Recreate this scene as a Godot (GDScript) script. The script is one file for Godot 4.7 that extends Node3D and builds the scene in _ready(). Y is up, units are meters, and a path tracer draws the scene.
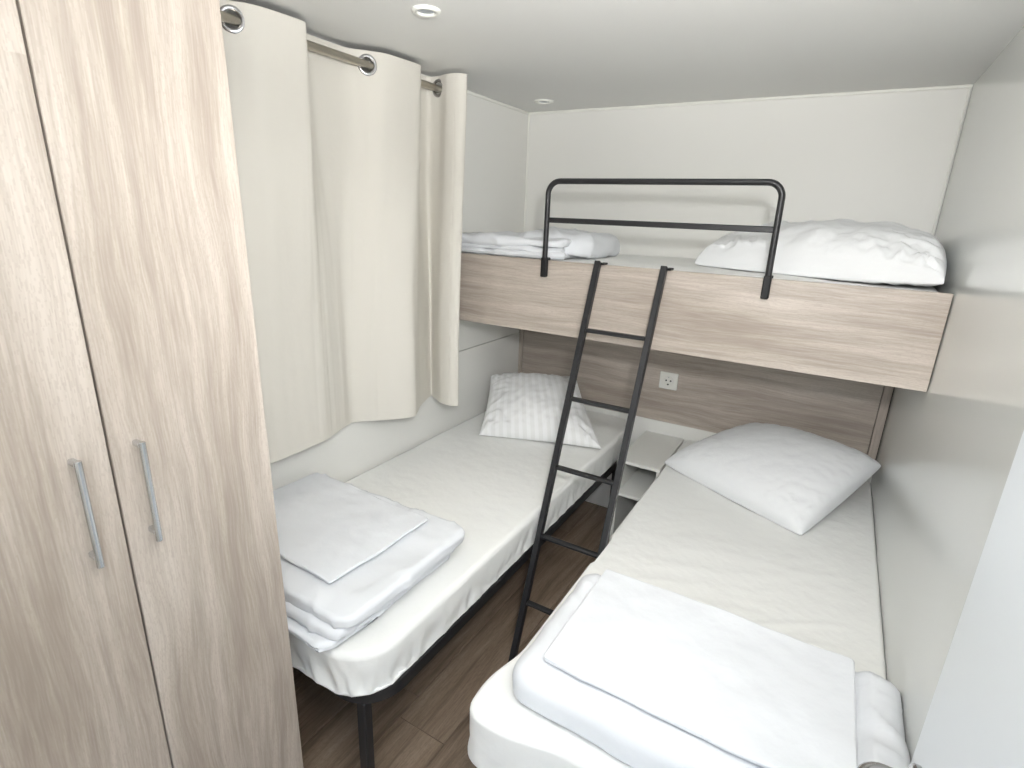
extends Node3D
# Small caravan bedroom: two single beds, a bunk across the far wall, a wardrobe and a curtain.
# x runs from the left wall to the right wall, y is up, z runs from the far wall (0) to the doorway.

const W := 1.90        # room width
const H := 2.195       # ceiling height
const L := 2.90        # far wall to door wall
const BOARD_Z := 0.80  # front face of the bunk board

var mats := {}
var taken := {}

# ------------------------------------------------------------------ naming and tagging
func numbered(called: String) -> String:
	var n: int = taken.get(called, 0)
	taken[called] = n + 1
	return called if n == 0 else "%s_%03d" % [called, n]

func thing(called: String, label: String, category: String, at := Vector3.ZERO, group := "") -> Node3D:
	var o := Node3D.new()
	o.name = numbered(called)
	o.position = at
	o.set_meta("label", label)
	o.set_meta("category", category)
	if group:
		o.set_meta("group", group)
	add_child(o, true)
	return o

func tag(o: Node3D, label: String, category: String, group := "") -> Node3D:
	o.set_meta("label", label)
	o.set_meta("category", category)
	if group:
		o.set_meta("group", group)
	return o

func obj(called: String, mesh: Mesh, m: Material, parent: Node = self) -> MeshInstance3D:
	var o := MeshInstance3D.new()
	o.name = numbered(called) if parent == self else called
	o.mesh = mesh
	o.material_override = null
	for i in mesh.get_surface_count():
		o.set_surface_override_material(i, m)
	o.cast_shadow = GeometryInstance3D.SHADOW_CASTING_SETTING_ON
	parent.add_child(o, true)
	# meshes are modelled in room coordinates: bring them into the frame of their thing
	if parent != self and parent is Node3D:
		o.position = -origin_of(parent)
	return o

func origin_of(n: Node) -> Vector3:
	var v := Vector3.ZERO
	while n != self and n is Node3D:
		v += (n as Node3D).position
		n = n.get_parent()
	return v

func struct(called: String, mesh: Mesh, m: Material, parent: Node = self) -> MeshInstance3D:
	var o := obj(called, mesh, m, parent)
	if parent == self:
		o.set_meta("kind", "structure")
	return o

# ------------------------------------------------------------------ flat-shaded shapes
func begin() -> SurfaceTool:
	var st := SurfaceTool.new()
	st.begin(Mesh.PRIMITIVE_TRIANGLES)
	return st

func uv_of(p: Vector3, n: Vector3, grain: int) -> Vector2:
	var d := n.abs().max_axis_index()
	if d == grain:
		return Vector2(p[(d + 1) % 3], p[(d + 2) % 3])
	return Vector2(p[grain], p[3 - d - grain])

func tri(st: SurfaceTool, a: Vector3, b: Vector3, c: Vector3, inside: Vector3, grain := 0, off := Vector2.ZERO) -> void:
	var n := (b - a).cross(c - a)
	if n.length_squared() < 1e-18:
		return
	n = n.normalized()
	if n.dot((a + b + c) / 3.0 - inside) < 0.0:
		var t := b
		b = c
		c = t
		n = -n
	for p: Vector3 in [a, c, b]:
		st.set_normal(n)
		st.set_uv(uv_of(p, n, grain) + off)
		st.add_vertex(p)

func quad(st: SurfaceTool, a: Vector3, b: Vector3, c: Vector3, d: Vector3, inside: Vector3, grain := 0, off := Vector2.ZERO) -> void:
	tri(st, a, b, c, inside, grain, off)
	tri(st, a, c, d, inside, grain, off)

# a box with chamfered edges between two corners
func bx(st: SurfaceTool, lo: Vector3, hi: Vector3, b := 0.0015, grain := 0, off := Vector2.ZERO) -> void:
	var c := (lo + hi) / 2.0
	var h := (hi - lo) / 2.0
	b = minf(b, minf(h.x, minf(h.y, h.z)) * 0.9)
	var pt := func(s: Vector3, axis: int) -> Vector3:
		var q := h - Vector3(b, b, b)
		q[axis] = h[axis]
		return c + q * s
	for axis in 3:
		var e := (axis + 1) % 3
		var f := (axis + 2) % 3
		for s in [-1.0, 1.0]:
			var q := []
			for k: Array in [[-1.0, -1.0], [1.0, -1.0], [1.0, 1.0], [-1.0, 1.0]]:
				var v := Vector3.ZERO
				v[axis] = s
				v[e] = k[0]
				v[f] = k[1]
				q.append(pt.call(v, axis))
			quad(st, q[0], q[1], q[2], q[3], c, grain, off)
			for s2 in [-1.0, 1.0]:
				var v0 := Vector3.ZERO
				v0[axis] = s
				v0[e] = s2
				v0[f] = -1.0
				var v1 := v0
				v1[f] = 1.0
				quad(st, pt.call(v0, axis), pt.call(v1, axis), pt.call(v1, e), pt.call(v0, e), c, grain, off)
	for sx in [-1.0, 1.0]:
		for sy in [-1.0, 1.0]:
			for sz in [-1.0, 1.0]:
				var v := Vector3(sx, sy, sz)
				tri(st, pt.call(v, 0), pt.call(v, 1), pt.call(v, 2), c, grain, off)

func box(lo: Vector3, hi: Vector3, b := 0.0015, grain := 0, off := Vector2.ZERO) -> ArrayMesh:
	var st := begin()
	bx(st, lo, hi, b, grain, off)
	return st.commit()

# ------------------------------------------------------------------ smooth shapes
func smooth(verts: PackedVector3Array, idx: PackedInt32Array, uvs := PackedVector2Array()) -> ArrayMesh:
	var nor := PackedVector3Array()
	nor.resize(verts.size())
	for t in range(0, idx.size(), 3):
		var a := verts[idx[t]]
		var n := (verts[idx[t + 2]] - a).cross(verts[idx[t + 1]] - a)
		nor[idx[t]] += n
		nor[idx[t + 1]] += n
		nor[idx[t + 2]] += n
	for i in nor.size():
		nor[i] = nor[i].normalized() if nor[i].length_squared() > 1e-20 else Vector3.UP
	var arr := []
	arr.resize(Mesh.ARRAY_MAX)
	arr[Mesh.ARRAY_VERTEX] = verts
	arr[Mesh.ARRAY_NORMAL] = nor
	arr[Mesh.ARRAY_INDEX] = idx
	if uvs.size() == verts.size():
		arr[Mesh.ARRAY_TEX_UV] = uvs
	var m := ArrayMesh.new()
	m.add_surface_from_arrays(Mesh.PRIMITIVE_TRIANGLES, arr)
	return m

# rings of equal length joined into a skin; each ring runs counter-clockwise seen from its outer end
func skin(rings: Array, closed_ring := true, uvs := PackedVector2Array()) -> ArrayMesh:
	var n: int = (rings[0] as PackedVector3Array).size()
	var verts := PackedVector3Array()
	for r: PackedVector3Array in rings:
		verts.append_array(r)
	var idx := PackedInt32Array()
	var m := n if closed_ring else n - 1
	for k in rings.size() - 1:
		for i in m:
			var a := k * n + i
			var b := k * n + (i + 1) % n
			idx.append_array(PackedInt32Array([a, a + n, b, b, a + n, b + n]))
	return smooth(verts, idx, uvs)

# a round tube along points, with rounded-off ends
func tube(pts: PackedVector3Array, r: float, sides := 14, square := false) -> ArrayMesh:
	var rings := []
	var n := pts.size()
	var side := Vector3.ZERO
	for i in n:
		var t := (pts[mini(i + 1, n - 1)] - pts[maxi(i - 1, 0)]).normalized()
		if i == 0:
			side = t.cross(Vector3.UP if absf(t.y) < 0.9 else Vector3.BACK).normalized()
		else:
			side = (side - t * side.dot(t)).normalized()
		var up := side.cross(t)
		var shells := [[1.0, 0.0]]
		if i == 0:
			shells = [[0.0, 0.0], [0.85, 0.0], [1.0, 0.15]]
		elif i == n - 1:
			shells = [[1.0, -0.15], [0.85, 0.0], [0.0, 0.0]]
		for s: Array in shells:
			var ring := PackedVector3Array()
			for k in sides:
				var a := -TAU * k / sides
				ring.append(pts[i] + (side * cos(a) + up * sin(a)) * r * s[0] + t * r * s[1])
			rings.append(ring)
	return skin(rings)

func arc(c: Vector3, from: Vector3, to: Vector3, steps: int) -> PackedVector3Array:
	var out := PackedVector3Array()
	for i in steps + 1:
		var a := PI / 2.0 * i / steps
		out.append(c + from * cos(a) + to * sin(a))
	return out

# a lathed profile of (radius, height) around an axis
func lathe(c: Vector3, axis: Vector3, prof: Array, sides := 36) -> ArrayMesh:
	var side := axis.cross(Vector3.UP if absf(axis.y) < 0.9 else Vector3.BACK).normalized()
	var up := side.cross(axis)
	var st := SurfaceTool.new()
	st.begin(Mesh.PRIMITIVE_TRIANGLES)
	var rings := []
	for p: Vector2 in prof:
		var ring := PackedVector3Array()
		for k in sides:
			var a := -TAU * k / sides
			ring.append(c + (side * cos(a) + up * sin(a)) * p.x + axis * p.y)
		rings.append(ring)
	for k in rings.size() - 1:
		for i in sides:
			var a: Vector3 = rings[k][i]
			var b: Vector3 = rings[k][(i + 1) % sides]
			var d: Vector3 = rings[k + 1][i]
			var e: Vector3 = rings[k + 1][(i + 1) % sides]
			st.set_smooth_group(k)
			for q: Vector3 in [a, d, b]:
				st.add_vertex(q)
			for q: Vector3 in [b, d, e]:
				st.add_vertex(q)
	st.generate_normals()
	return st.commit()

# a soft slab with a rounded-rectangle plan: mattresses, folded bedding. disp(p, n) moves each point.
func slab(lo: Vector3, hi: Vector3, plan_r: float, top_r: float, low_r: float, disp: Callable, fine := 0.02) -> ArrayMesh:
	var c := (lo + hi) / 2.0
	var hx := (hi.x - lo.x) / 2.0
	var hz := (hi.z - lo.z) / 2.0
	var R := minf(plan_r, minf(hx, hz) * 0.98)
	top_r = minf(top_r, R * 0.98)
	low_r = minf(low_r, R * 0.98)
	var pos := []
	var dirs := []
	var quads := [[1.0, 1.0], [-1.0, 1.0], [-1.0, -1.0], [1.0, -1.0]]
	for q in 4:
		var s: Array = quads[q]
		var cc := Vector2(s[0] * (hx - R), s[1] * (hz - R))
		var steps := maxi(6, int(R * 1.57 / fine))
		for k in steps + 1:
			var a := PI / 2.0 * (q + float(k) / steps)
			var d := Vector2(cos(a), sin(a))
			pos.append(cc + d * R)
			dirs.append(d)
		var s2: Array = quads[(q + 1) % 4]
		var a2 := PI / 2.0 * (q + 1)
		var d2 := Vector2(cos(a2), sin(a2))
		var p0: Vector2 = pos[-1]
		var p1 := Vector2(s2[0] * (hx - R), s2[1] * (hz - R)) + d2 * R
		var run := maxi(1, int(p0.distance_to(p1) / fine))
		for k in range(1, run):
			pos.append(p0.lerp(p1, float(k) / run))
			dirs.append(d2)
	var hm := minf(hx, hz)
	var rings := []
	var add_ring := func(inset: float, y: float, out: float, up: float, t: float) -> void:
		var ring := PackedVector3Array()
		for i in pos.size():
			var d: Vector2 = dirs[i]
			var p: Vector2 = pos[i] - d * inset
			if t > 0.0:
				var mid := Vector2(clampf(p.x, -(hx - hm), hx - hm), clampf(p.y, -(hz - hm), hz - hm))
				p = p.lerp(mid, t)
			var v := Vector3(c.x + p.x, y, c.z + p.y)
			var n := Vector3(d.x * out, up, d.y * out).normalized()
			ring.append(disp.call(v, n))
		rings.append(ring)
	for t: float in [1.0, 0.66, 0.33]:
		add_ring.call(low_r, lo.y, 0.0, -1.0, t)
	var rs := 6
	for k in rs + 1:
		var a := PI / 2.0 * k / rs
		add_ring.call(low_r * (1.0 - sin(a)), lo.y + low_r * (1.0 - cos(a)), sin(a), -cos(a), 0.0)
	var wall := (hi.y - top_r) - (lo.y + low_r)
	var rows := maxi(1, int(wall / 0.012))
	for k in range(1, rows):
		add_ring.call(0.0, lo.y + low_r + wall * k / rows, 1.0, 0.0, 0.0)
	for k in rs + 1:
		var a := PI / 2.0 * k / rs
		add_ring.call(top_r * (1.0 - cos(a)), hi.y - top_r + top_r * sin(a), cos(a), sin(a), 0.0)
	var inner := maxi(3, int((hm - top_r) / fine))
	for k in range(1, inner + 1):
		add_ring.call(top_r, hi.y, 0.0, 1.0, float(k) / inner)
	for ring: PackedVector3Array in rings:
		ring.reverse()
	var uvs := PackedVector2Array()
	for ring: PackedVector3Array in rings:
		for v in ring:
			uvs.append(Vector2(v.x + v.y * 0.5, v.z + v.y * 0.5))
	return skin(rings, true, uvs)

func noise(s: int, f: float, oct := 3) -> FastNoiseLite:
	var n := FastNoiseLite.new()
	n.seed = s
	n.noise_type = FastNoiseLite.TYPE_SIMPLEX_SMOOTH
	n.frequency = f
	n.fractal_octaves = oct
	return n

# ridged folds: long creases that run along one direction
func creases(n: FastNoiseLite, p: Vector3, along: Vector3, stretch: float) -> float:
	var q := p - along * p.dot(along) * (1.0 - 1.0 / stretch)
	var v := n.get_noise_3dv(q)
	return 1.0 - minf(1.0, absf(v) * 3.0)

# a stuffed pillow between four corners (front-left, front-right, back-right, back-left)
func pillow(k: Array, thick: float, under: float, s: int, lo: Vector3, hi: Vector3, pinch := 0.07, rough := 1.0, full := 0.42) -> ArrayMesh:
	var n := 84
	var nz := noise(s, 5.0, 3)
	var nf := noise(s + 7, 11.0, 2)
	var up: Vector3 = ((k[1] - k[0]) as Vector3).cross((k[3] - k[0]) as Vector3).normalized()
	if up.y < 0.0:
		up = -up
	var verts := PackedVector3Array()
	var uvs := PackedVector2Array()
	var idx := PackedInt32Array()
	for face in 2:
		var base := verts.size()
		for j in n + 1:
			for i in n + 1:
				# denser rows towards the seams
				var u := sin((float(i) / n * 2.0 - 1.0) * PI / 2.0)
				var v := sin((float(j) / n * 2.0 - 1.0) * PI / 2.0)
				var uu := u * (1.0 - pinch * (1.0 - v * v))
				var vv := v * (1.0 - pinch * 0.8 * (1.0 - u * u))
				var p: Vector3 = ((k[0] as Vector3) * (1.0 - uu) + (k[1] as Vector3) * (1.0 + uu)) * (1.0 - vv) / 4.0
				p += ((k[3] as Vector3) * (1.0 - uu) + (k[2] as Vector3) * (1.0 + uu)) * (1.0 + vv) / 4.0
				var dome := pow(maxf(0.0, (1.0 - u * u) * (1.0 - v * v)), full)
				var edge := maxf(absf(u), absf(v))
				var body := dome * (1.0 + 0.10 * nz.get_noise_3dv(p) * rough)
				# puckers that run in from the seams, strongest near the corners
				var pk := sin((v if absf(u) > absf(v) else u) * 19.0 + 6.0 * nz.get_noise_3dv(p * 1.7)) * 0.5
				var corner := absf(u * v)
				body += (pk * (0.03 + 0.10 * corner) * smoothstep(0.35, 0.8, edge) * (1.0 - smoothstep(0.9, 1.0, edge))) * rough
				body += 0.025 * rough * creases(nf, p, up.cross(Vector3.RIGHT).normalized(), 2.5) * dome
				p += up * (thick * body if face == 0 else -under * body)
				p = p.clamp(lo, hi)
				verts.append(p)
				uvs.append(Vector2(uu * 0.5 + 0.5, vv * 0.5 + 0.5))
		for j in n:
			for i in n:
				var a := base + j * (n + 1) + i
				var q := [a, a + 1, a + n + 2, a + n + 1]
				# outward on the top is up
				if face == 0:
					idx.append_array(PackedInt32Array([q[0], q[2], q[1], q[0], q[3], q[2]]))
				else:
					idx.append_array(PackedInt32Array([q[0], q[1], q[2], q[0], q[2], q[3]]))
	# corners may run either way round: check the first top triangle
	var t := (verts[idx[1]] - verts[idx[0]])
	var mid: int = (n / 2) * (n + 1) + n / 2
	var e1 := verts[mid + 1] - verts[mid]
	var e2 := verts[mid + n + 1] - verts[mid]
	if e1.cross(e2).dot(up) < 0.0 and t != null:
		for q in range(0, idx.size(), 3):
			var w := idx[q + 1]
			idx[q + 1] = idx[q + 2]
			idx[q + 2] = w
	return smooth(verts, idx, uvs)

# ------------------------------------------------------------------ materials
func col(r: float, g: float, b: float) -> Color:
	return Color(r / 255.0, g / 255.0, b / 255.0)

func mat(called: String, c: Color, rough := 0.7, spec := 0.5, metal := 0.0) -> StandardMaterial3D:
	var m := StandardMaterial3D.new()
	m.resource_name = called
	m.albedo_color = c
	m.roughness = rough
	m.metallic_specular = spec
	m.metallic = metal
	mats[called] = m
	return m

# wood with long flowing streaks: u runs along the grain
func wood_image(w: int, h: int, len_u: float, len_v: float, dark: Color, mid: Color, light: Color, s: int, fine_amount: float) -> Image:
	var im := Image.create(w, h, false, Image.FORMAT_RGB8)
	var n1 := noise(s, 1.0, 2)
	var n2 := noise(s + 1, 1.0, 2)
	var n3 := noise(s + 2, 1.0, 3)
	var n4 := noise(s + 3, 1.0, 1)
	for y in h:
		var v := float(y) / h * len_v
		for x in w:
			var u := float(x) / w * len_u
			var q := v + 0.018 * n1.get_noise_2d(u * 1.3, v * 3.0) + 0.003 * n2.get_noise_2d(u * 5.0, v * 14.0)
			var broad := n3.get_noise_2d(u * 1.1, q * 20.0)
			var streak := n2.get_noise_2d(u * 2.6 + 40.0, q * 95.0)
			var fibre := n4.get_noise_2d(u * 9.0, q * 330.0)
			var t := 0.5 + broad * 0.50 + streak * 0.22 + fibre * fine_amount + 0.36 * n1.get_noise_2d(u * 0.7 + 9.0, q * 6.0)
			var c := dark.lerp(mid, clampf(t * 2.0, 0.0, 1.0)) if t < 0.5 else mid.lerp(light, clampf(t * 2.0 - 1.0, 0.0, 1.0))
			var pore := n4.get_noise_2d(u * 30.0 + 90.0, q * 520.0)
			if pore > 0.42:
				c = c.lerp(dark, 0.25)
			im.set_pixel(x, y, c)
	return im

func wood_mat(called: String, im: Image, len_u: float, len_v: float, rough: float) -> StandardMaterial3D:
	var m := mat(called, Color.WHITE, rough, 0.55)
	im.generate_mipmaps()
	m.albedo_texture = ImageTexture.create_from_image(im)
	m.uv1_scale = Vector3(1.0 / len_u, 1.0 / len_v, 1.0)
	var b: Image = im.duplicate()
	b.clear_mipmaps()
	b.convert(Image.FORMAT_RGBA8)
	b.bump_map_to_normal_map(1.2)
	m.normal_enabled = true
	m.normal_texture = ImageTexture.create_from_image(b)
	m.normal_scale = 0.25
	return m

func noise_normal(s: int, f: float, bump: float) -> NoiseTexture2D:
	var t := NoiseTexture2D.new()
	t.width = 512
	t.height = 512
	t.seamless = true
	t.as_normal_map = true
	t.bump_strength = bump
	t.noise = noise(s, f, 4)
	return t

func cloth(called: String, c: Color, s: int, scale: float, strength: float) -> StandardMaterial3D:
	var m := mat(called, c, 0.95, 0.25)
	m.normal_enabled = true
	m.normal_texture = noise_normal(s, 0.012, 5.0)
	m.normal_scale = strength
	m.uv1_triplanar = true
	m.uv1_world_triplanar = true
	m.uv1_scale = Vector3(scale, scale, scale)
	m.rim_enabled = true
	m.rim = 0.2
	m.rim_tint = 1.0
	return m

func make_materials() -> void:
	var wi := wood_image(1536, 640, 2.4, 1.0, col(152, 140, 129), col(175, 164, 153), col(196, 186, 176), 11, 0.20)
	wood_mat("washed_oak", wi, 2.4, 1.0, 0.40)
	var fi := wood_image(1024, 512, 2.4, 1.2, col(112, 94, 78), col(140, 121, 103), col(160, 141, 122), 57, 0.22)
	wood_mat("brown_laminate", fi, 2.4, 1.2, 0.5)
	mat("cream_wall", col(232, 231, 226), 0.45, 0.45)
	mat("gloss_wall", col(226, 228, 225), 0.16, 0.55)
	mat("ceiling_white", col(231, 231, 228), 0.6, 0.4)
	mat("trim_white", col(238, 238, 231), 0.4, 0.5)
	mat("dark_joint", col(70, 66, 60), 0.9, 0.2)
	mat("black_metal", col(34, 34, 36), 0.42, 0.5)
	mat("black_plastic", col(26, 26, 27), 0.5, 0.4)
	mat("steel", col(214, 217, 220), 0.2, 0.5, 1.0)
	mat("chrome", col(190, 190, 192), 0.15, 0.5, 1.0)
	mat("nickel", col(186, 180, 168), 0.3, 0.5, 1.0)
	mat("white_laminate", col(228, 228, 223), 0.4, 0.45)
	mat("door_white", col(212, 217, 221), 0.3, 0.5)
	mat("socket_white", col(232, 231, 224), 0.35, 0.5)
	mat("lens", col(168, 176, 183), 0.2, 0.5)
	cloth("sheet", col(239, 239, 236), 3, 2.2, 0.35)
	cloth("duvet", col(225, 227, 230), 5, 2.6, 0.2)
	cloth("pillowcase", col(234, 235, 236), 9, 3.0, 0.35)
	cloth("curtain", col(213, 209, 200), 21, 1.5, 0.15)
	# satin stripe woven into the striped pillowcase
	var im := Image.create(256, 8, false, Image.FORMAT_RGB8)
	for x in 256:
		var band := fposmod(float(x) / 256.0 * 15.0, 1.0)
		im.fill_rect(Rect2i(x, 0, 1, 8), col(238, 238, 238) if band < 0.5 else col(231, 231, 230))
	var m := mat("striped_pillowcase", Color.WHITE, 0.85, 0.3)
	m.albedo_texture = ImageTexture.create_from_image(im)
	m.rim_enabled = true
	m.rim = 0.2

# ------------------------------------------------------------------ the photograph's view and its light
func make_view() -> void:
	var cam := Camera3D.new()
	cam.name = "camera"
	cam.position = Vector3(1.6013, 1.6702, 2.8341)
	cam.rotation = Vector3(-0.3019, 0.5251, 0.0387)
	cam.fov = 70.204
	cam.near = 0.02
	cam.current = true
	add_child(cam)

	var we := WorldEnvironment.new()
	we.name = "environment"
	var e := Environment.new()
	var sm := ProceduralSkyMaterial.new()
	sm.sky_top_color = col(196, 210, 226)
	sm.sky_horizon_color = col(228, 232, 236)
	sm.ground_horizon_color = col(190, 188, 182)
	sm.ground_bottom_color = col(150, 146, 138)
	var sky := Sky.new()
	sky.sky_material = sm
	e.background_mode = Environment.BG_SKY
	e.sky = sky
	e.background_energy_multiplier = 3.2
	e.tonemap_mode = Environment.TONE_MAPPER_LINEAR
	e.tonemap_exposure = 0.98
	e.sdfgi_enabled = true
	e.ssao_enabled = true
	e.ssil_enabled = true
	we.environment = e
	add_child(we)

	# the photographer's flash, above the lens: its head is tilted up at the ceiling,
	# and its diffuser spills some light straight ahead
	var flash := SpotLight3D.new()
	flash.name = "flash_head"
	flash.position = Vector3(1.68, 1.84, 2.78)
	flash.rotation_degrees = Vector3(58, 25, 0)
	flash.spot_angle = 60.0
	flash.spot_angle_attenuation = 0.6
	flash.spot_range = 8.0
	flash.spot_attenuation = 2.0
	flash.light_energy = 4.2
	flash.light_size = 0.03
	flash.shadow_enabled = true
	add_child(flash)
	var spill := SpotLight3D.new()
	spill.name = "flash_diffuser"
	spill.position = Vector3(1.69, 1.87, 2.76)
	spill.rotation_degrees = Vector3(-4, 21, 0)
	spill.spot_angle = 62.0
	spill.spot_angle_attenuation = 1.0
	spill.spot_range = 8.0
	spill.spot_attenuation = 2.0
	spill.light_energy = 2.2
	spill.light_size = 0.06
	spill.shadow_enabled = true
	add_child(spill)

# ------------------------------------------------------------------ the room
func make_room() -> void:
	var cream: Material = mats.cream_wall
	# floor: a sub-floor with laminate planks running away from the door
	var fl := struct("floor", box(Vector3(-0.15, -0.12, -0.15), Vector3(W + 0.15, -0.012, L + 1.4), 0.0), mats.dark_joint)
	var rng := RandomNumberGenerator.new()
	rng.seed = 4
	var pw := 0.192
	var i := 0
	var x := 0.0
	while x < W:
		var z := -rng.randf_range(0.0, 1.0)
		while z < L:
			var z0 := maxf(z, 0.0)
			var z1 := minf(z + 1.285, L)
			if z1 - z0 > 0.02:
				var off := Vector2(rng.randf_range(0, 2.4), rng.randf_range(0, 1.2))
				obj("plank", box(Vector3(x + 0.0006, -0.012, z0 + 0.0006), Vector3(minf(x + pw, W) - 0.0006, 0.0, z1 - 0.0006), 0.0018, 2, off), mats.brown_laminate, fl)
			z += 1.285
		x += pw
		i += 1
	struct("ceiling", box(Vector3(-0.15, H, -0.15), Vector3(W + 0.15, H + 0.1, L + 0.1), 0.0), mats.ceiling_white)

	# left wall: two boards that meet in a fine joint
	var wl := struct("wall_left", box(Vector3(-0.15, 0, -0.15), Vector3(-0.012, H, L + 0.1), 0.0), mats.dark_joint)
	obj("panel", box(Vector3(-0.012, 0, 0), Vector3(0, 0.9855, L), 0.0015), cream, wl)
	obj("panel", box(Vector3(-0.012, 0.9885, 0), Vector3(0, H, L), 0.0015), cream, wl)

	# far wall: cream board, a wood panel behind the pillows with edge trims, a cream strip under it
	var wb := struct("wall_back", box(Vector3(0, 0, -0.15), Vector3(W, H, -0.014), 0.0), mats.dark_joint)
	obj("panel", box(Vector3(0, 0, -0.014), Vector3(W, 0.6175, -0.002), 0.001), cream, wb)
	obj("wood_panel", box(Vector3(0.026, 0.6185, -0.014), Vector3(W - 0.040, 1.30, 0.0), 0.0015, 0, Vector2(0.31, 0.52)), mats.washed_oak, wb)
	obj("edge_strip", box(Vector3(0.0, 0.6185, -0.014), Vector3(0.024, 1.30, 0.006), 0.002, 1, Vector2(0.1, 0.75)), mats.washed_oak, wb)
	obj("edge_strip", box(Vector3(W - 0.038, 0.6185, -0.014), Vector3(W - 0.004, 1.30, 0.006), 0.002, 1, Vector2(0.4, 0.15)), mats.washed_oak, wb)
	obj("panel", box(Vector3(0, 1.3015, -0.014), Vector3(W, H, 0.0), 0.001), cream, wb)

	struct("wall_right", box(Vector3(W, 0, -0.15), Vector3(W + 0.15, H, L + 0.1), 0.0), mats.gloss_wall)

	# door wall behind the camera: two pieces and a lintel round the open doorway
	var st := begin()
	bx(st, Vector3(0, 0, L), Vector3(1.06, H, L + 0.1), 0.0)
	bx(st, Vector3(1.84, 0, L), Vector3(W, H, L + 0.1), 0.0)
	bx(st, Vector3(1.06, 2.03, L), Vector3(1.84, H, L + 0.1), 0.0)
	struct("wall_front", st.commit(), cream)

	# slim trims along the ceiling and in the far corners
	struct("trim_1", box(Vector3(0.0, H - 0.012, 0.0), Vector3(W, H, 0.010), 0.003), mats.trim_white)
	struct("trim_2", box(Vector3(0.0, H - 0.012, 0.010), Vector3(0.010, H, 0.95), 0.003), mats.trim_white)
	struct("trim_3", box(Vector3(0.0, 1.4945, 0.0), Vector3(0.008, H - 0.012, 0.008), 0.002), mats.trim_white)
	struct("trim_4", box(Vector3(W - 0.010, 1.4945, 0.0), Vector3(W - 0.004, H - 0.012, 0.010), 0.002), mats.trim_white)

func make_door() -> void:
	# the open door leaf, swung in against the right wall
	var d := Node3D.new()
	d.name = "door_1"
	d.position = Vector3(1.82, 0.0, 2.87)
	d.set_meta("kind", "structure")
	d.set_meta("label", "plain white door swung open beside the foot of the bed")
	add_child(d)
	obj("leaf", box(Vector3(1.80, 0.012, 2.083), Vector3(1.84, 2.02, 2.868), 0.003), mats.door_white, d)
	var h := Node3D.new()
	h.name = "handle"
	d.add_child(h)
	var y := 1.012
	var z := 2.140
	obj("rose", lathe(Vector3(1.7998, y, z), Vector3.LEFT, [Vector2(0.0, 0.0), Vector2(0.026, 0.0), Vector2(0.026, 0.006), Vector2(0.023, 0.009), Vector2(0.0, 0.009)]), mats.chrome, h)
	var pts := PackedVector3Array([Vector3(1.795, y, z), Vector3(1.765, y, z)])
	pts.append_array(arc(Vector3(1.765, y, z + 0.022), Vector3(0, 0, -0.022), Vector3(-0.022, 0, 0), 6))
	pts.append(Vector3(1.743, y - 0.004, z + 0.12))
	obj("lever", tube(pts, 0.0105, 16), mats.chrome, h)

# ------------------------------------------------------------------ wardrobe, curtain, lamps
func make_wardrobe() -> void:
	var fx := 0.60
	var t := thing("wardrobe", "tall washed oak wardrobe with two doors and steel bar handles", "wardrobe", Vector3(0.3, 0, 2.45))
	var lean := deg_to_rad(0.5)
	obj("body", box(Vector3(0.030, 0.006, 2.156), Vector3(fx - 0.020, H - 0.008, 2.744), 0.001, 1, Vector2(0.2, 0.3)), mats.washed_oak, t)
	for k in 2:
		var z0: float = [2.1535, 2.4495][k]
		var z1: float = [2.4460, 2.7450][k]
		var d := obj("door", box(Vector3(fx - 0.0185, 0.05, z0), Vector3(fx, H - 0.012, z1), 0.0012, 1, [Vector2(0.1, -2.02), Vector2(0.55, -2.02)][k]), mats.washed_oak, t)
		var hz: float = [2.4075, 2.5020][k]
		var h := Node3D.new()
		h.name = "handle"
		d.add_child(h)
		var y0 := 1.076
		var y1 := 1.270
		obj("bar", tube(PackedVector3Array([Vector3(fx + 0.025, y0, hz), Vector3(fx + 0.025, y1, hz)]), 0.0056, 16), mats.steel, h)
		obj("post", box(Vector3(fx, y1 - 0.012, hz - 0.005), Vector3(fx + 0.023, y1 - 0.001, hz + 0.005), 0.002), mats.steel, h)
		obj("post", box(Vector3(fx, y0 + 0.012, hz - 0.005), Vector3(fx + 0.023, y0 + 0.023, hz + 0.005), 0.002), mats.steel, h)
	t.rotation.z = lean
	t.position.x += 0.010

func spline(p: Array, t: float) -> Vector2:
	var n := p.size() - 1
	var f := clampf(t, 0.0, 1.0) * n
	var i := mini(int(f), n - 1)
	var u := f - i
	var a: Vector2 = p[maxi(i - 1, 0)]
	var b: Vector2 = p[i]
	var c: Vector2 = p[i + 1]
	var d: Vector2 = p[mini(i + 2, n)]
	return b.cubic_interpolate(c, a, d, u)

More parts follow.
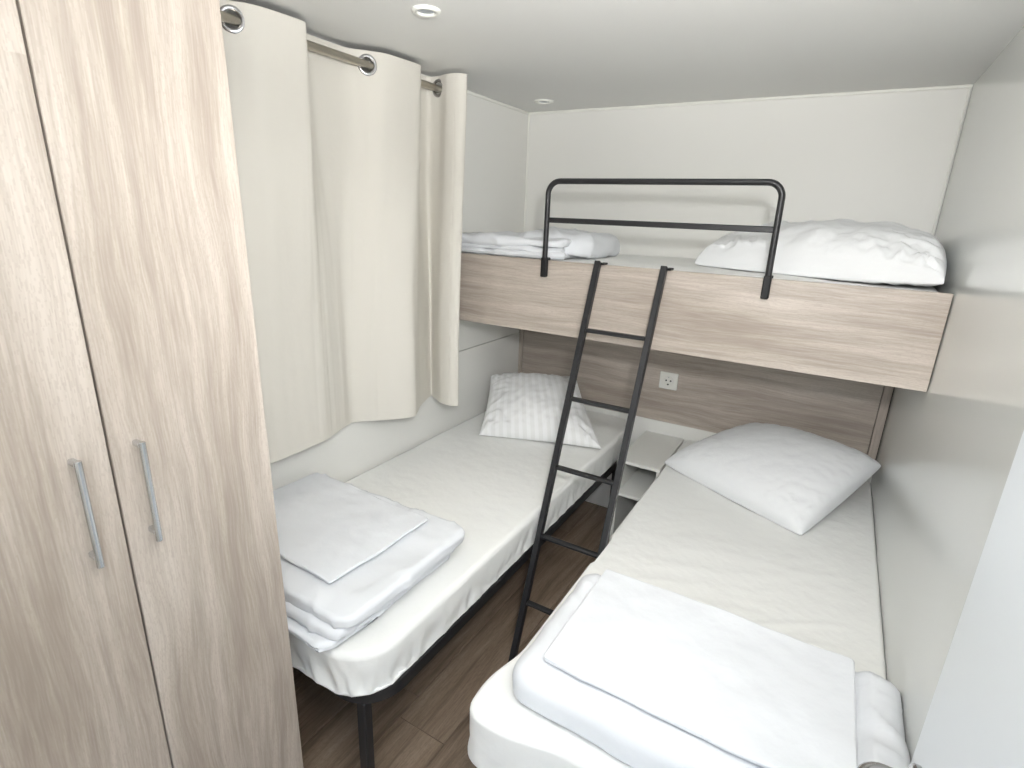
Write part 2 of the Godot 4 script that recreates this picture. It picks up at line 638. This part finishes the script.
func make_curtain() -> void:
	var rod_at := Vector3(0.092, 2.135, 0.0)
	var r := thing("curtain_rod", "brushed nickel curtain rod under the ceiling beside the wardrobe", "curtain rod", Vector3(0.092, 2.135, 1.4))
	obj("rod", tube(PackedVector3Array([rod_at + Vector3(0, 0, 0.862), rod_at + Vector3(0, 0, 2.13)]), 0.0125, 20), mats.nickel, r)
	obj("finial", tube(PackedVector3Array([rod_at + Vector3(0, 0, 0.848), rod_at + Vector3(0, 0, 0.864)]), 0.0150, 20), mats.nickel, r)
	for z: float in [0.872, 2.06]:
		obj("bracket", box(Vector3(0.0, 2.128, z - 0.006), Vector3(0.09, 2.142, z + 0.006), 0.002), mats.nickel, r)

	# plan of the cloth along the rod, at the top and at the hem: matched point by point
	var top := [Vector2(0.040, 2.020), Vector2(0.052, 1.848), Vector2(0.092, 1.786), Vector2(0.127, 1.728), Vector2(0.139, 1.600), Vector2(0.122, 1.572), Vector2(0.088, 1.560), Vector2(0.050, 1.500), Vector2(0.050, 1.354), Vector2(0.092, 1.292), Vector2(0.128, 1.232), Vector2(0.140, 1.095), Vector2(0.124, 1.053), Vector2(0.090, 1.050), Vector2(0.052, 1.010), Vector2(0.046, 0.925), Vector2(0.097, 0.912), Vector2(0.155, 0.928), Vector2(0.202, 0.922), Vector2(0.224, 0.898), Vector2(0.206, 0.880)]
	var hem := [Vector2(0.060, 2.040), Vector2(0.070, 1.920), Vector2(0.078, 1.808), Vector2(0.080, 1.720), Vector2(0.076, 1.600), Vector2(0.066, 1.545), Vector2(0.052, 1.497), Vector2(0.030, 1.430), Vector2(0.014, 1.372), Vector2(0.054, 1.313), Vector2(0.096, 1.269), Vector2(0.160, 1.177), Vector2(0.140, 1.115), Vector2(0.094, 1.039), Vector2(0.054, 0.948), Vector2(0.045, 0.900), Vector2(0.100, 0.931), Vector2(0.142, 0.953), Vector2(0.192, 0.955), Vector2(0.220, 0.932), Vector2(0.204, 0.910)]
	var eyelets := [0.10, 0.30, 0.45, 0.65, 0.80]
	var nu := 420
	var rows := []
	for k in 26:
		rows.append(2.178 - 0.0035 * k)
	for k in range(1, 49):
		rows.append(2.178 - 0.0875 - 1.2525 * k / 48.0)
	var nz := noise(31, 1.0, 2)
	var point := func(s: float, y: float) -> Vector3:
		var f := clampf((2.178 - y) / 1.34, 0.0, 1.0)
		var e := smoothstep(0.0, 0.7, f)
		var p := spline(top, s).lerp(spline(hem, s), e)
		p.x += 0.006 * nz.get_noise_2d(s * 9.0, y * 0.5) * smoothstep(0.03, 0.3, f)
		p.x += 0.0012 * nz.get_noise_2d(s * 26.0, y * 1.2) * smoothstep(0.02, 0.1, f)
		var drop := -0.016 * (s - 0.4) * f
		return Vector3(maxf(p.x, 0.012), y + drop, p.y)
	var grid := []
	for y: float in rows:
		var line := PackedVector3Array()
		for i in nu + 1:
			line.append(point.call(float(i) / nu, y))
		grid.append(line)
	var verts := PackedVector3Array()
	var idx := PackedInt32Array()
	var nr := rows.size()
	for face in 2:
		for j in nr:
			for i in nu + 1:
				var t: Vector3 = grid[j][mini(i + 1, nu)] - grid[j][maxi(i - 1, 0)]
				var n := Vector3(t.z, 0, -t.x).normalized()
				if n.x < 0.0 and absf(t.z) > absf(t.x) * 0.2:
					n = -n
				verts.append((grid[j][i] as Vector3) + n * (0.0011 if face == 0 else -0.0011))
	var half := nr * (nu + 1)
	var hole := func(i: int, j: int) -> bool:
		var p: Vector3 = (grid[j][i] + grid[j + 1][i + 1]) / 2.0
		for e: float in eyelets:
			var c: Vector3 = point.call(e, 2.135)
			if p.distance_to(c) < (0.034 if e == 0.30 or e == 0.65 else 0.0262):
				return true
		return false
	for j in nr - 1:
		for i in nu:
			if rows[j] > 2.10 and hole.call(i, j):
				continue
			var a := j * (nu + 1) + i
			var b := a + 1
			var c := a + nu + 1
			var d := c + 1
			idx.append_array(PackedInt32Array([a, b, c, b, d, c]))
			a += half
			b += half
			c += half
			d += half
			idx.append_array(PackedInt32Array([a, c, b, b, c, d]))
	# close the four edges
	for j in nr - 1:
		for i: int in [0, nu]:
			var a := j * (nu + 1) + i
			var c := a + nu + 1
			idx.append_array(PackedInt32Array([a, c, a + half, c, c + half, a + half]) if i == 0 else PackedInt32Array([a, a + half, c, c, a + half, c + half]))
	for i in nu:
		for j: int in [0, nr - 1]:
			var a := j * (nu + 1) + i
			idx.append_array(PackedInt32Array([a, a + half, a + 1, a + 1, a + half, a + half + 1]))
	var cu := thing("curtain", "long cream blackout curtain with metal eyelets hanging over left bed", "curtain", Vector3(0.09, 0.84, 1.4))
	obj("cloth", smooth(verts, idx), mats.curtain, cu)
	for e: float in eyelets:
		var c: Vector3 = point.call(e, 2.135)
		var t: Vector3 = (point.call(e + 0.006, 2.135) - point.call(e - 0.006, 2.135)) as Vector3
		var n := Vector3(t.z, 0, -t.x).normalized()
		var ring := []
		for k in 17:
			var a := TAU * k / 16.0
			ring.append(Vector2(0.0275 + 0.0062 * cos(a), 0.0032 * sin(a)))
		obj("eyelet", lathe(c, n, ring, 40), mats.chrome, cu)

func make_downlight(x: float, z: float, rad: float, label: String) -> void:
	var t := thing("downlight", label, "ceiling light", Vector3(x, H, z), "ceiling downlights")
	var dn := Vector3.DOWN
	var c := Vector3(x, H, z)
	obj("trim_ring", lathe(c, dn, [Vector2(rad, 0.0), Vector2(rad * 0.98, 0.004), Vector2(rad * 0.86, 0.008), Vector2(rad * 0.66, 0.007), Vector2(rad * 0.62, 0.001)], 40), mats.trim_white, t)
	obj("lens", lathe(c, dn, [Vector2(rad * 0.64, 0.0015), Vector2(rad * 0.4, 0.004), Vector2(0.0, 0.005)], 40), mats.lens, t)

# ------------------------------------------------------------------ bunk, rail, ladder
func make_bunk() -> void:
	var t := thing("bunk_bed", "upper bunk with a washed oak front board across the room", "bunk bed", Vector3(0.95, 1.193, 0.4))
	obj("front_board", box(Vector3(0.003, 1.1933, BOARD_Z - 0.020), Vector3(W - 0.003, 1.4946, BOARD_Z), 0.0015, 0, Vector2(0.18, 0.28)), mats.washed_oak, t)
	obj("base_board", box(Vector3(0.003, 1.205, 0.008), Vector3(W - 0.003, 1.225, BOARD_Z - 0.021), 0.001), mats.white_laminate, t)
	var nz := noise(41, 4.0)
	var f := func(p: Vector3, n: Vector3) -> Vector3:
		var q := p + n * 0.006 * nz.get_noise_3dv(p)
		return q.clamp(Vector3(0.004, 1.226, 0.010), Vector3(W - 0.004, 1.60, BOARD_Z - 0.0215))
	obj("mattress", slab(Vector3(0.005, 1.226, 0.010), Vector3(W - 0.005, 1.492, BOARD_Z - 0.023), 0.05, 0.035, 0.02, f, 0.03), mats.sheet, t)

func make_rail() -> void:
	var t := thing("guard_rail", "black tubular guard rail fixed to the front of upper bunk", "guard rail", Vector3(0.98, 1.43, BOARD_Z + 0.012))
	var z := BOARD_Z + 0.012
	var x0 := 0.561
	var x1 := 1.398
	var yt := 1.797
	var r := 0.048
	var pts := PackedVector3Array([Vector3(x0, 1.49, z)])
	pts.append_array(arc(Vector3(x0 + r, yt - r, z), Vector3(-r, 0, 0), Vector3(0, r, 0), 10))
	pts.append_array(arc(Vector3(x1 - r, yt - r, z), Vector3(0, r, 0), Vector3(r, 0, 0), 10))
	pts.append(Vector3(x1, 1.49, z))
	obj("hoop", tube(pts, 0.0105, 16), mats.black_metal, t)
	obj("middle_bar", box(Vector3(x0 + 0.006, 1.642, z - 0.006), Vector3(x1 - 0.006, 1.662, z + 0.006), 0.003), mats.black_metal, t)
	for x: float in [x0, x1]:
		var b := obj("bracket", box(Vector3(x - 0.012, 1.428, BOARD_Z), Vector3(x + 0.012, 1.506, BOARD_Z + 0.024), 0.003), mats.black_plastic, t)
		obj("hook", box(Vector3(x - 0.010, 1.4955, BOARD_Z - 0.014), Vector3(x + 0.014, 1.505, BOARD_Z + 0.002), 0.002), mats.black_plastic, b)

func slanted(a: Vector3, b: Vector3, wx: float, wd: float) -> ArrayMesh:
	# a rectangular bar from a to b, wx wide across the room and wd deep
	var t := (b - a).normalized()
	var s := Vector3.RIGHT * wx / 2.0
	var d := t.cross(Vector3.RIGHT).normalized() * wd / 2.0
	var st := begin()
	var c := (a + b) / 2.0
	var e := 0.82
	var ring := [s * e + d, s + d * e, s - d * e, s * e - d, -s * e - d, -s - d * e, -s + d * e, -s * e + d]
	for i in 8:
		var p: Vector3 = ring[i]
		var q: Vector3 = ring[(i + 1) % 8]
		quad(st, a + p, a + q, b + q, b + p, c)
		tri(st, a, a + p, a + q, c)
		tri(st, b, b + p, b + q, c)
	return st.commit()

func make_ladder() -> void:
	var t := thing("bunk_ladder", "black metal ladder hooked onto the bunk between two beds", "ladder", Vector3(0.92, 0.0, 1.39))
	var tops := Vector3(0, 1.507, BOARD_Z + 0.022)
	var foot := Vector3(0, 0.012, 1.405)
	var xs := [0.797, 1.053]
	for k in 2:
		var x := Vector3(xs[k], 0, 0)
		var xf := Vector3([0.809, 1.053][k], 0, 0)
		var s := obj("stile", slanted(tops + x, foot + xf, 0.022, 0.026), mats.black_metal, t)
		obj("rubber_foot", box(Vector3(xf.x - 0.013, 0.0, 1.388), Vector3(xf.x + 0.013, 0.03, 1.420), 0.004), mats.black_plastic, s)
		obj("hook", box(Vector3(xs[k] + 0.004, 1.4955, BOARD_Z - 0.020), Vector3(xs[k] + 0.024, 1.503, BOARD_Z + 0.024), 0.002), mats.black_plastic, s)
	for y: float in [1.257, 1.008, 0.761, 0.514, 0.277]:
		var f: float = (y - foot.y) / (tops.y - foot.y)
		var z: float = lerpf(foot.z, tops.z, f)
		obj("rung", box(Vector3(lerpf(0.809, xs[0], f) + 0.010, y - 0.007, z - 0.011), Vector3(lerpf(1.053, xs[1], f) - 0.010, y + 0.007, z + 0.011), 0.003), mats.black_metal, t)

# ------------------------------------------------------------------ beds
func bed_frame(t: Node3D, x0: float, x1: float, z0: float, z1: float, y: float, r: float, legs: Array) -> void:
	# a flat oval-cornered hoop of rectangular tube, slats and legs
	var mk := func(inset: float, yy: float) -> PackedVector3Array:
		var ring := PackedVector3Array()
		for q in 4:
			var sx: float = [1, -1, -1, 1][q]
			var sz: float = [1, 1, -1, -1][q]
			var cc := Vector3((x1 - r) if sx > 0 else (x0 + r), yy, (z1 - r) if sz > 0 else (z0 + r))
			for k in 11:
				var a := PI / 2.0 * (q + k / 10.0)
				ring.append(cc + Vector3(cos(a), 0, sin(a)) * (r - inset))
		ring.reverse()
		return ring
	var hgt := 0.042
	var wdt := 0.026
	obj("frame", skin([mk.call(wdt, y - hgt + 0.003), mk.call(wdt - 0.003, y - hgt), mk.call(0.004, y - hgt), mk.call(0.0, y - hgt + 0.004), mk.call(0.0, y - 0.004), mk.call(0.004, y), mk.call(wdt - 0.003, y), mk.call(wdt, y - 0.003), mk.call(wdt, y - hgt + 0.003)]), mats.black_metal, t)
	for p: Vector2 in legs:
		obj("leg", box(Vector3(p.x - 0.016, 0.0, p.y - 0.014), Vector3(p.x + 0.016, y - hgt + 0.004, p.y + 0.014), 0.003), mats.black_metal, t)
	for k in 7:
		var z := lerpf(z0 + 0.16, z1 - 0.16, k / 6.0)
		obj("slat", box(Vector3(x0 + 0.02, y - 0.03, z - 0.03), Vector3(x1 - 0.02, y - 0.018, z + 0.03), 0.002, 0), mats.black_metal, t)

func make_left_bed() -> void:
	var t := thing("single_bed", "single bed with white sheet and black frame under the curtain", "bed", Vector3(0.4, 0, 1.03))
	bed_frame(t, 0.012, 0.782, 0.02, 2.062, 0.457, 0.12, [Vector2(0.716, 2.030), Vector2(0.08, 2.030), Vector2(0.716, 0.10), Vector2(0.08, 0.10)])
	var big := noise(51, 2.2)
	var fold := noise(52, 9.0, 2)
	var small := noise(53, 13.0, 1)
	var f := func(p: Vector3, n: Vector3) -> Vector3:
		var q := p
		if n.y > 0.7:
			q.y += 0.005 * big.get_noise_3dv(p) + 0.006 * (1.0 - absf(p.x - 0.39) / 0.39) * smoothstep(0.0, 0.3, p.z) * smoothstep(2.05, 1.7, p.z)
		else:
			# the gathered skirt of the fitted sheet
			var low := smoothstep(0.585, 0.46, p.y)
			var s := p.x - p.z
			var g := fold.get_noise_2d(s * 1.6, p.y * 0.6) * 0.5 + 0.5
			var h := absf(small.get_noise_2d(s * 1.0, p.y * 0.5))
			var corner := smoothstep(0.55, 0.72, p.x) * smoothstep(1.80, 1.98, p.z)
			q += n * (0.013 * (g - 0.6) - 0.009 * h) * (low + 0.15) * (1.0 + 0.6 * corner) * smoothstep(0.455, 0.475, p.y)
		return q.clamp(Vector3(0.004, 0.440, 0.006), Vector3(0.785, 0.66, 2.12))
	obj("mattress", slab(Vector3(0.006, 0.458, 0.010), Vector3(0.783, 0.598, 2.092), 0.13, 0.022, 0.012, f, 0.011), mats.sheet, t)

func make_right_bed() -> void:
	var t := thing("single_bed", "single bed with white sheet along the glossy right wall", "bed", Vector3(1.48, 0, 1.0))
	bed_frame(t, 1.085, 1.89, 0.02, 1.985, 0.40, 0.10, [Vector2(1.15, 1.95), Vector2(1.84, 1.95), Vector2(1.15, 0.10), Vector2(1.84, 0.10)])
	var big := noise(61, 2.0)
	var fold := noise(62, 7.0, 2)
	var f := func(p: Vector3, n: Vector3) -> Vector3:
		var q := p
		if n.y > 0.7:
			q.y += 0.004 * big.get_noise_3dv(p)
			var c := creases(fold, p * 0.6, Vector3(0.9, 0, -0.45).normalized(), 5.0)
			q.y += 0.0035 * c * c * smoothstep(1.15, 1.3, p.x) * (1.0 - smoothstep(1.7, 1.85, p.x))
		# the bunched sheet makes the foot corner swell towards the ladder
		var away := Vector2(p.x - 1.16, p.z - 1.88)
		var corner := smoothstep(0.24, 0.05, Vector2(p.x - 1.052, p.z - 1.99).length())
		q += Vector3(away.x, 0, away.y).normalized() * 0.032 * corner
		if n.y < 0.7:
			q += n * 0.010 * fold.get_noise_2d((p.x - p.z) * 1.2, p.y) * smoothstep(0.53, 0.42, p.y)
		# the mattress gives way where the ladder stands against it
		var dent := smoothstep(0.15, 0.085, absf(p.z - 1.225))
		q.x = maxf(q.x, 1.066 * dent)
		return q.clamp(Vector3(0.99, 0.385, 0.006), Vector3(W - 0.0005, 0.60, 2.06))
	obj("mattress", slab(Vector3(1.052, 0.392, 0.010), Vector3(W - 0.0005, 0.556, 1.99), 0.035, 0.014, 0.03, f, 0.012), mats.sheet, t)

func make_nightstand() -> void:
	var t := thing("nightstand", "low white open nightstand between the heads of the beds", "nightstand", Vector3(0.925, 0, 0.24))
	var m: Material = mats.white_laminate
	var x0 := 0.833
	var x1 := 1.043
	var z1 := 0.452
	obj("top_panel", box(Vector3(x0, 0.530, 0.002), Vector3(x1, 0.547, z1), 0.0015), m, t)
	obj("side_panel", box(Vector3(x0, 0.0, 0.002), Vector3(x0 + 0.016, 0.5295, z1 - 0.002), 0.001), m, t)
	obj("side_panel", box(Vector3(x1 - 0.016, 0.0, 0.002), Vector3(x1, 0.5295, z1 - 0.002), 0.001), m, t)
	obj("shelf", box(Vector3(x0 + 0.0165, 0.352, 0.012), Vector3(x1 - 0.0165, 0.368, z1 - 0.004), 0.001), m, t)
	obj("shelf", box(Vector3(x0 + 0.0165, 0.050, 0.012), Vector3(x1 - 0.0165, 0.066, z1 - 0.004), 0.001), m, t)
	obj("back_panel", box(Vector3(x0 + 0.0165, 0.0, 0.003), Vector3(x1 - 0.0165, 0.5295, 0.011), 0.001), m, t)
	obj("plinth", box(Vector3(x0 + 0.0165, 0.0, z1 - 0.03), Vector3(x1 - 0.0165, 0.0495, z1 - 0.014), 0.001), m, t)

func make_socket() -> void:
	var c := Vector3(0.923, 0.853, 0.0)
	var t := thing("wall_socket", "square white power socket on the wood wall panel", "power socket", c)
	obj("plate", box(c + Vector3(-0.048, -0.046, 0.0), c + Vector3(0.048, 0.046, 0.009), 0.003), mats.socket_white, t)
	var f := c + Vector3(0, 0, 0.0092)
	obj("well", lathe(f, Vector3.BACK, [Vector2(0.0, 0.0002), Vector2(0.0225, 0.0002), Vector2(0.0235, 0.0024), Vector2(0.0255, 0.0024), Vector2(0.0265, 0.0)], 32), mats.socket_white, t)
	for x: float in [-0.012, 0.012]:
		obj("pin_hole", lathe(f + Vector3(x, 0.002, 0.0), Vector3.BACK, [Vector2(0.0046, 0.0), Vector2(0.0046, 0.0009), Vector2(0.0, 0.0009)], 16), mats.black_plastic, t)
	obj("earth_clip", box(f + Vector3(-0.0045, -0.0225, 0.0), f + Vector3(0.0045, -0.0150, 0.0025), 0.001), mats.black_plastic, t)
	obj("earth_clip", box(f + Vector3(-0.0035, 0.0185, 0.0), f + Vector3(0.0035, 0.0225, 0.0025), 0.001), mats.steel, t)

# ------------------------------------------------------------------ bedding
func soft(s: int, freq: float, amp: float, lo: Vector3, hi: Vector3, crease_amp := 0.0, along := Vector3.RIGHT) -> Callable:
	var nz := noise(s, freq, 3)
	var cr := noise(s + 5, freq * 1.6, 2)
	return func(p: Vector3, n: Vector3) -> Vector3:
		var q := p + n * amp * nz.get_noise_3dv(p)
		q += n * crease_amp * pow(creases(cr, p, along, 3.0), 3.0)
		return q.clamp(lo, hi)

# a thin sheet that lies on a duvet: it follows the same swells
func lying(s: int, freq: float, amp: float, y: float) -> Callable:
	var nz := noise(s, freq, 3)
	var own := noise(s + 50, 9.0, 2)
	return func(p: Vector3, n: Vector3) -> Vector3:
		var q := p
		q.y += amp * nz.get_noise_3dv(Vector3(p.x, y, p.z))
		if n.y > 0.3:
			q.y += 0.0015 * own.get_noise_3dv(p)
		else:
			q += Vector3(n.x, 0, n.z) * 0.004 * own.get_noise_3dv(p * 0.7)
		return q

func join(meshes: Array) -> ArrayMesh:
	var st := begin()
	for m: ArrayMesh in meshes:
		st.append_from(m, 0, Transform3D())
	return st.commit()

func turned(m: ArrayMesh, c: Vector3, yaw: float, tilt := 0.0, roll := 0.0) -> ArrayMesh:
	var st := begin()
	var b := Basis.from_euler(Vector3(tilt, yaw, roll))
	st.append_from(m, 0, Transform3D(b, c - b * c))
	return st.commit()

func make_bedding() -> void:
	var lo := Vector3(0.004, 0.60, 0.004)
	var hi := Vector3(W - 0.004, 2.0, 2.5)
	# pillow leaning in the far left corner
	var k := [Vector3(0.205, 0.612, 0.730), Vector3(0.775, 0.612, 0.530), Vector3(0.440, 0.795, 0.110), Vector3(0.035, 0.800, 0.370)]
	var o := obj("pillow", pillow(k, 0.125, 0.03, 71, lo, hi, 0.05), mats.striped_pillowcase)
	tag(o, "white satin-striped pillow leaning up at the head of left bed", "pillow", "pillows")
	# pillow lying askew on the right bed
	k = [Vector3(1.052, 0.572, 0.420), Vector3(1.655, 0.566, 0.735), Vector3(1.893, 0.730, 0.270), Vector3(1.385, 0.695, 0.020)]
	o = obj("pillow", pillow(k, 0.135, 0.05, 72, Vector3(0.9, 0.560, 0.004), hi, -0.010, 0.4, 0.33), mats.pillowcase)
	tag(o, "plump plain white pillow lying askew on right bed", "pillow", "pillows")
	# pillow on the bunk
	k = [Vector3(1.080, 1.504, 0.470), Vector3(1.872, 1.520, 0.765), Vector3(1.893, 1.575, 0.270), Vector3(1.260, 1.545, 0.025)]
	o = obj("pillow", pillow(k, 0.150, 0.04, 73, Vector3(0.9, 1.496, 0.004), Vector3(W - 0.004, 2.0, 0.798), -0.03, 1.3, 0.30), mats.pillowcase)
	tag(o, "crumpled white pillow on the upper bunk by right wall", "pillow", "pillows")

	# folded duvet on the left bed: thick layers folded over one another
	var t := thing("folded_duvet", "thick white folded duvet on the foot of left bed", "duvet", Vector3(0.36, 0.60, 1.82), "folded duvets")
	var layers := []
	var spec := [[0.000, 0.050, 0.690, 1.590, 2.110, 0.612, 0.630], [0.004, 0.020, 0.705, 1.575, 2.085, 0.628, 0.660], [0.006, 0.010, 0.720, 1.552, 2.075, 0.656, 0.696]]
	for i in 3:
		var s: Array = spec[i]
		var m := slab(Vector3(s[1], s[5], s[3]), Vector3(s[2], s[6], s[4]), 0.045, 0.017, 0.010, soft(80 + i, 3.5, 0.009, Vector3(0.004, 0.611, 1.4), hi, 0.006, Vector3(0.2, 0, 0.98)), 0.013)
		layers.append(turned(m, Vector3(0.36, 0.65, 1.82), -0.03 + 0.012 * i))
	obj("layers", join(layers), mats.duvet, t)
	var sh := slab(Vector3(0.030, 0.706, 1.600), Vector3(0.590, 0.715, 1.995), 0.010, 0.004, 0.002, lying(82, 3.5, 0.009, 0.696), 0.012)
	o = obj("folded_sheet", turned(sh, Vector3(0.36, 0.65, 1.82), -0.045), mats.duvet)
	tag(o, "flat folded white sheet lying on the left bed's duvet", "bed sheet", "folded sheets")

	# folded duvet on the right bed
	t = thing("folded_duvet", "thick white folded duvet across the foot of right bed", "duvet", Vector3(1.48, 0.556, 1.7), "folded duvets")
	var body := soft(90, 3.0, 0.011, Vector3(0.9, 0.561, 1.4), Vector3(W - 0.002, 0.72, 2.05), 0.003, Vector3(0.98, 0, 0.2))
	var rumple := noise(97, 7.0, 2)
	var end := func(p: Vector3, n: Vector3) -> Vector3:
		var q: Vector3 = body.call(p, n)
		# the loose end by the wall stands a little higher and is rumpled
		var k2 := smoothstep(1.806, 1.835, p.x)
		q.y += k2 * maxf(n.y, 0.0) * (0.018 + 0.012 * creases(rumple, p, Vector3(0.8, 0, 0.6), 3.0))
		q.x += k2 * maxf(n.x, 0.0) * 0.02
		var k3 := smoothstep(1.163, 1.13, p.x) * smoothstep(1.70, 1.55, p.z)
		q.y += k3 * maxf(n.y, 0.0) * 0.012 * creases(rumple, p, Vector3(0.5, 0, 0.86), 3.0)
		return q.clamp(Vector3(0.9, 0.561, 1.4), Vector3(W - 0.002, 0.72, 2.05))
	var m2 := slab(Vector3(1.098, 0.561, 1.470), Vector3(1.897, 0.660, 1.945), 0.052, 0.048, 0.02, end, 0.011)
	obj("layers", m2, mats.duvet, t)
	sh = slab(Vector3(1.165, 0.669, 1.482), Vector3(1.802, 0.681, 1.892), 0.010, 0.005, 0.002, lying(90, 3.0, 0.011, 0.660), 0.012)
	o = obj("folded_sheet", sh, mats.duvet)
	tag(o, "flat folded white sheet lying on the right bed's duvet", "bed sheet", "folded sheets")

	# folded duvet on the bunk
	t = thing("folded_duvet", "white duvet folded in layers on the upper bunk's left end", "duvet", Vector3(0.36, 1.494, 0.55), "folded duvets")
	layers = []
	spec = [[0, 0.030, 0.600, 0.300, 0.772, 1.497, 1.521], [0, 0.020, 0.590, 0.310, 0.765, 1.519, 1.545], [0, 0.015, 0.610, 0.300, 0.768, 1.543, 1.575]]
	for i in 3:
		var s: Array = spec[i]
		var m := slab(Vector3(s[1], s[5], s[3]), Vector3(s[2], s[6], s[4]), 0.06, 0.015, 0.010, soft(100 + i, 4.0, 0.014, Vector3(0.004, 1.496, 0.2), Vector3(1.0, 1.7, 0.79), 0.008, Vector3(0.98, 0, 0.2)), 0.013)
		layers.append(m)
	var m3 := slab(Vector3(0.30, 1.498, 0.20), Vector3(0.690, 1.598, 0.700), 0.11, 0.060, 0.03, soft(106, 3.5, 0.020, Vector3(0.004, 1.496, 0.1), Vector3(1.0, 1.7, 0.79), 0.010, Vector3(0.6, 0, 0.8)), 0.014)
	layers.append(m3)
	obj("layers", join(layers), mats.duvet, t)

# ------------------------------------------------------------------ all together
func _ready() -> void:
	make_view()
	make_materials()
	make_room()
	make_door()
	make_wardrobe()
	make_left_bed()
	make_right_bed()
	make_bunk()
	make_nightstand()
	make_curtain()
	make_ladder()
	make_rail()
	make_bedding()
	make_socket()
	make_downlight(0.494, 1.472, 0.040, "small round white ceiling downlight near the curtain")
	make_downlight(0.223, 0.253, 0.048, "faint round white ceiling downlight in far left corner")
